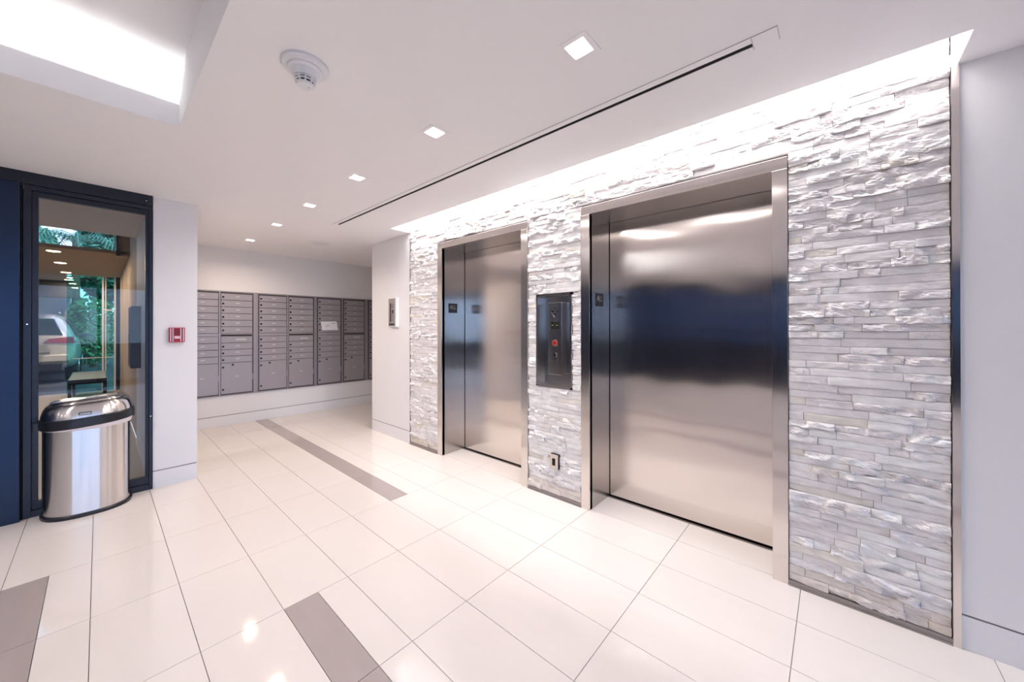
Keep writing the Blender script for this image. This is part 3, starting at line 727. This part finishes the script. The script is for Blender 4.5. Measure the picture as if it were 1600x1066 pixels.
b = B(); b.rings([dring(.190, .192, .770, tilt=T * .9), dring(.185, .186, .779, tilt=T * .9), dring(.178, .178, .779, tilt=T * .9)][::-1], cap0=False, cap1=False); part('lid_groove', b, M['black'], lid, smooth=False)
b = B(); b.rings([dring(.186, .186, .776, tilt=T * .85), dring(.180, .176, .792, tilt=T * .8), dring(.150, .140, .806, tilt=T * .75, back=.0), dring(.10, .09, .812, tilt=T * .7, back=.0), dring(.03, .03, .814, tilt=T * .7)][::-1], cap0=True, cap1=False); part('lid_top', b, M['steel_bin'], lid, smooth=True)
b = B(); cxp = -.015
for a in ((cxp - .030, cxp + .030, .700, .7025), (cxp - .030, cxp + .030, .7165, .719), (cxp - .030, cxp - .0275, .700, .719), (cxp + .0275, cxp + .030, .700, .719)): b.box(a[0], a[1], -.246, -.236, a[2] + T * .2, a[3] + T * .2)
part('badge', b, M['lock'], lid)

# ------------------------------------------------------------------ beyond the glass: vestibule, covered drive, car, garden
M['tan_dark'] = M['tanceil']
struct('floor_vestibule', box(-4.4, .30, LW + .06, 11.7, -.06, -.001), mat('vestibule_tile', (.50, .42, .34), .35))
struct('wall_vestibule', box(.302, .40, LW + .1, 11.6, 0, 3.1), M['tan'])
b = B(); b.box(-6, .302, 4.32, 7.9, 3.05, 3.1); struct('ceiling_vestibule', b, M['tan'])
# transom wall at 7.9
tw = struct('window_4', label='transom window above the lower vestibule ceiling')
b = B(); b.box(.165, .302, 7.85, 7.95, 2.38, 3.05); b.box(-6, .165, 7.85, 7.95, 2.80, 3.05); part('header', b, M['tan'], tw)
part('jamb', box(.165, .205, 7.83, 7.85, 2.38, 2.86), M['frame'], tw); part('pane', box(-6, .165, 7.898, 7.902, 2.46, 2.80), M['glass_clear'], tw)
part('sash', box(.148, .158, 7.87, 7.90, 2.46, 2.80), M['white'], tw)
b = B(); b.box(-6, .302, 7.85, 11.6, 2.41, 2.455); b.box(-6, -.44, 11.6, 13.2, 2.41, 2.455); struct('ceiling_drive', b, M['tanceil'])
b = B(); b.box(-6, -.40, 13.2, 13.4, 2.03, 2.455); struct('beam_drive', b, M['carportbeam'])
b = B(); b.box(-7, -.62, 13.4, 20.3, 2.62, 2.7); struct('added_roof_garage', b, M['tanceil'])  # roof added over the car to keep bright sky off its paint
b = B(); b.box(-7, -.66, 20.3, 20.5, 0, 2.8); b.box(-7, -6.9, 5, 20, 0, 3.0); struct('wall_garage', b, M['greywall'])
# big glass screen at 11.6
sc = struct('window_5', label='glass screen with slim white posts at the end of the vestibule')
for x0, x1 in ((.045, .070), (.088, .104), (.215, .243)): part('post', box(x0, x1, 11.58, 11.62, 0, 2.41), M['white'], sc)
part('rail', box(.045, .243, 11.57, 11.60, 1.70, 1.725), M['white'], sc); part('rail', box(-.35, .243, 11.57, 11.60, .70, .712), M['white'], sc)
part('pane', box(-.43, .24, 11.599, 11.603, 0, 2.41), glass_mat('teal_glass', (.45, .80, .74), 1.45), sc)
part('jamb', box(.243, .302, 11.5, 11.62, 0, 2.41), M['frame'], sc)
b = B(); b.box(-30, 30, 11.7, 60, -.1, -.02); b.box(-30, -4.4, 4.3, 11.7, -.1, -.02); b.box(-40, -4.6, -40, 4.3, -.1, -.02); b.box(-40, 40, -40, -4.7, -.1, -.02)
struct('ground', b, M['drive'])
# grey cabinet on the tan wall
eb = empty('electrical_cabinet', (.302, 5.5, .90), label='dark grey electrical cabinet on the tan wall behind the glass', cat='electrical box')
b = B(); b.box(-.078, 0, 0, .42, 0, .655); part('body', b, mat('cabinet_grey', (.10, .10, .12), .5), eb, bevel=.004)
b = B(); b.box(-.084, -.078, .01, .41, .01, .645); part('door', b, mat('cabinet_grey_door', (.13, .13, .15), .5), eb)
b = B(); b.box(-.096, -.084, .03, .05, .3, .36); part('handle', b, M['black'], eb)
# bench
be = empty('bench', (-.125, 9.6, 0), label='dark framed bench with grey slab top behind the glass', cat='bench')
b = B(); b.box(-.21, .21, 0, 1.7, .41, .45); part('seat', b, M['granite_bench'], be)
b = B(); b.box(-.215, .215, -.01, 0, .37, .45); b.box(-.215, .215, 1.70, 1.71, .37, .45); b.box(-.22, -.21, 0, 1.7, .37, .45); b.box(.21, .22, 0, 1.7, .37, .45); part('apron', b, M['frame'], be)
for x in (-.20, .20):
    for y in (.02, 1.67): part('leg', box(x - .02, x + .02, y - .02, y + .02, 0, .41), M['frame'], be)
# lights of the drive
for k, (x, y, l) in enumerate(((-.42, 8.17, 'nearest the transom window'), (-.42, 9.54, 'second from the transom window'), (-.42, 11.1, 'third from the transom window'), (-.44, 12.75, 'over the parked car'))):
    o = empty('drive_downlight', (x, y, 2.41), label='warm ceiling lamp behind the glass, ' + l, cat='ceiling light', group='warm lamps behind the glass')
    b = B(); b.rings([ring(.085, 0, 20), ring(.080, -.008, 20)][::-1]); part('rim', b, M['tan'], o)
    b = B(); b.rings([ring(.066, -.008, 20), ring(.060, -.014, 20)][::-1]); part('diffuser', b, M['glow_dim'], o)
    a = area('drive_lamp', (0, 0, -.02), .1, .1, 16, (1, .80, .60)); a.parent = o

# car: rear three-quarter SUV
car = empty('car', (-1.27, 14.0, 0), label='champagne estate car parked beyond the glass, seen from behind', cat='car')
def sec(y, zb, zbelt, zroof, wb, wr, rear=False):
    """half outline mirrored: sill, bulge, belt, glass top, roof"""
    h = [(wb * .90, zb), (wb, zb + .22), (wb * 1.0, (zb + zbelt) / 2 + .1), (wb * .965, zbelt), (wr + (wb - wr) * .45, zbelt + (zroof - zbelt) * .55), (wr, zroof - .05), (wr * .75, zroof - .005), (wr * .3, zroof)]
    return [(x, y, z) for x, z in h] + [(-x, y, z) for x, z in reversed(h)]
ss = [sec(.02, .34, 1.00, 1.08, .82, .70), sec(-.02, .36, .98, 1.1, .84, .72), sec(.08, .32, 1.10, 1.36, .89, .66), sec(.30, .28, 1.13, 1.62, .92, .62), sec(.60, .26, 1.12, 1.69, .925, .62), sec(1.6, .24, 1.08, 1.72, .93, .64), sec(2.6, .24, 1.06, 1.68, .93, .63), sec(3.1, .24, 1.05, 1.40, .92, .62), sec(3.5, .25, 1.02, 1.10, .91, .68), sec(4.3, .28, .88, .95, .86, .6), sec(4.6, .36, .70, .74, .74, .5)]
ss = [ss[1]] + ss[2:]
b = B(); b.rings(ss); o = part('body', b, M['carpaint'], car, smooth=True)
md = o.modifiers.new('sub', 'SUBSURF'); md.levels = md.render_levels = 2
b = B(); b.rings([[(.70, -.01, 1.16), (-.70, -.01, 1.16), (-.56, .13, 1.56), (.56, .13, 1.56)], [(.70, .12, 1.16), (-.70, .12, 1.16), (-.56, .34, 1.56), (.56, .34, 1.56)]]); part('rear_window', b, M['carglass'], car, bevel=.02)
for s_ in (1, -1):
    b = B(); q = [(.895, .62, 1.15), (.89, 3.0, 1.10), (.71, 2.45, 1.58), (.71, .80, 1.58)]
    b.rings([[(s_ * x, y, z) for x, y, z in q], [(s_ * (x + .02), y, z) for x, y, z in q]]); part('side_window', b, M['carglass'], car)
    b = B(); b.rings([[(s_ * .40, -.05, .98), (s_ * .88, -.02, .96), (s_ * .86, .0, 1.13), (s_ * .48, -.04, 1.08)], [(s_ * .47, .04, .93), (s_ * .91, .30, .96), (s_ * .89, .30, 1.12), (s_ * .55, .08, 1.06)]]); part('tail_lamp', b, M['tail'], car, bevel=.01)
    b = B(); b.rings([[(s_ * .90, 2.75, 1.08), (s_ * 1.10, 2.78, 1.06), (s_ * 1.11, 2.78, 1.20), (s_ * .92, 2.75, 1.18)], [(s_ * .90, 2.85, 1.08), (s_ * 1.10, 2.95, 1.08), (s_ * 1.11, 2.95, 1.18), (s_ * .92, 2.85, 1.18)]]); part('side_mirror', b, M['black'], car, bevel=.02)
    b = B(); b.box(s_ * .60, s_ * .63, .5, 2.5, 1.70, 1.735); part('roof_rail', b, M['chrome'], car, bevel=.008)
    for y in (.95, 3.75):
        b = B(); b.cyl((s_ * .70 if s_ > 0 else -.92, y, .33), 'x', .33, .22, 28); w_ = part('wheel', b, M['rubber'], car, bevel=.02)
        b = B(); b.cyl((.925 if s_ > 0 else -.935, y, .33), 'x', .20, .01, 20); part('rim', b, M['chrome'], w_)
b = B(); b.box(-.80, .80, -.06, .06, .52, .70); part('bumper', b, M['carpaint'], car, bevel=.03)
b = B(); b.box(-.70, .70, -.03, .06, .30, .50); part('lower_bumper', b, M['black'], car, bevel=.02)
b = B(); b.box(-.26, .26, -.035, -.02, .80, .92); part('number_plate', b, M['paper'], car)
b = B(); b.box(-.5, .5, -.028, -.015, .735, .75); part('chrome_strip', b, M['chrome'], car)

# garden
def leaves(b, cx, cy, cz, rx, ry, rz, n, s, rn):
    for _ in range(n):
        while True:
            p = Vector((rn.uniform(-1, 1), rn.uniform(-1, 1), rn.uniform(-1, 1)))
            if .35 < p.length < 1: break
        c = Vector((cx + p.x * rx, cy + p.y * ry, cz + p.z * rz)); a = Vector((rn.uniform(-1, 1), rn.uniform(-1, 1), rn.uniform(-1, 1))).normalized(); t = a.orthogonal().normalized(); k = s * rn.uniform(.6, 1.4)
        b.poly([c - a * k, c + t * k * .45, c + a * k, c - t * k * .45])
rn = random.Random(5)
PL = [('tree', -6.6, 24, 1.7, 4.6, 7.5, 2600, 'leafy tree farthest left beyond the drive'), ('tree', -2.9, 25, 1.7, 5.2, 6.2, 2600, 'leafy tree behind the garage wall'), ('tree', .8, 26.2, 1.7, 5.0, 7.4, 2600, 'tall tree behind the garden shrubs, seen through transom'), ('tree', 4.6, 25, 1.7, 4.6, 7.0, 2200, 'tall tree at the garden edge past the glass screen')]
for nm, x, y, r_, zc_, top, n, lb in PL:
    o = empty(nm, (x, y, -.02), label=lb, cat='tree', group='garden trees')
    b = B(); b.cyl((0, 0, 0), 'z', .14, zc_, 10, r1=.07); part('trunk', b, M['bark'], o)
    b = B(); leaves(b, 0, 0, zc_ - .3, r_, r_ * .8, top - zc_, int(n * 1.8), .20, rn); part('foliage', b, M['leaf_teal'], o)
SH = [(-.15, 19.4, 1.45, 'leafy shrub just past the parked car'), (1.25, 19.3, 1.9, 'garden shrub behind the slim white posts'), (2.65, 19.5, 1.9, 'garden shrub at the end of the hedge')]
for x, y, hh, lb in SH:
    o = empty('shrub', (x, y, -.02), label=lb, cat='shrub', group='garden shrubs')
    b = B()
    for k in range(5): b.cyl((rn.uniform(-.1, .1), rn.uniform(-.1, .1), 0), 'z', .02, hh * .8, 6, r1=.01)
    part('stem', b, M['bark'], o)
    b = B(); leaves(b, 0, 0, hh * .58, .62, .5, hh * .55, 1500, .085, rn); leaves(b, 0, 0.3, hh * 1.1, .64, .4, hh * .6, 1100, .10, rn); part('foliage', b, M['leaf'], o)
# palm whose fronds show in the transom
o = empty('palm_tree', (-.55, 20.5, -.02), label='palm with arching fronds seen through the transom window', cat='palm')
b = B(); b.cyl((0, 0, 0), 'z', .12, 4.6, 12, r1=.09); part('trunk', b, M['bark'], o)
for k in range(11):
    a = 2 * math.pi * k / 11 + .2; b = B(); L = 1.9
    pts = [Vector((math.cos(a) * L * t, math.sin(a) * L * t, 4.6 + 1.0 * t - 1.7 * t * t)) for t in [i / 9 for i in range(10)]]
    side = Vector((-math.sin(a), math.cos(a), 0))
    for i in range(9):
        p, q = pts[i], pts[i + 1]; b.poly([p - side * .012, q - side * .012, q + side * .012, p + side * .012])
        for s_ in (1, -1):
            for f in (0, .5):
                c = p.lerp(q, f); tip = c + side * s_ * .42 * (1 - i / 13) + (q - p) * .9 - Vector((0, 0, .22)); b.poly([c, c + (q - p) * .22, tip])
    part('frond', b, M['leaf_teal'], o)
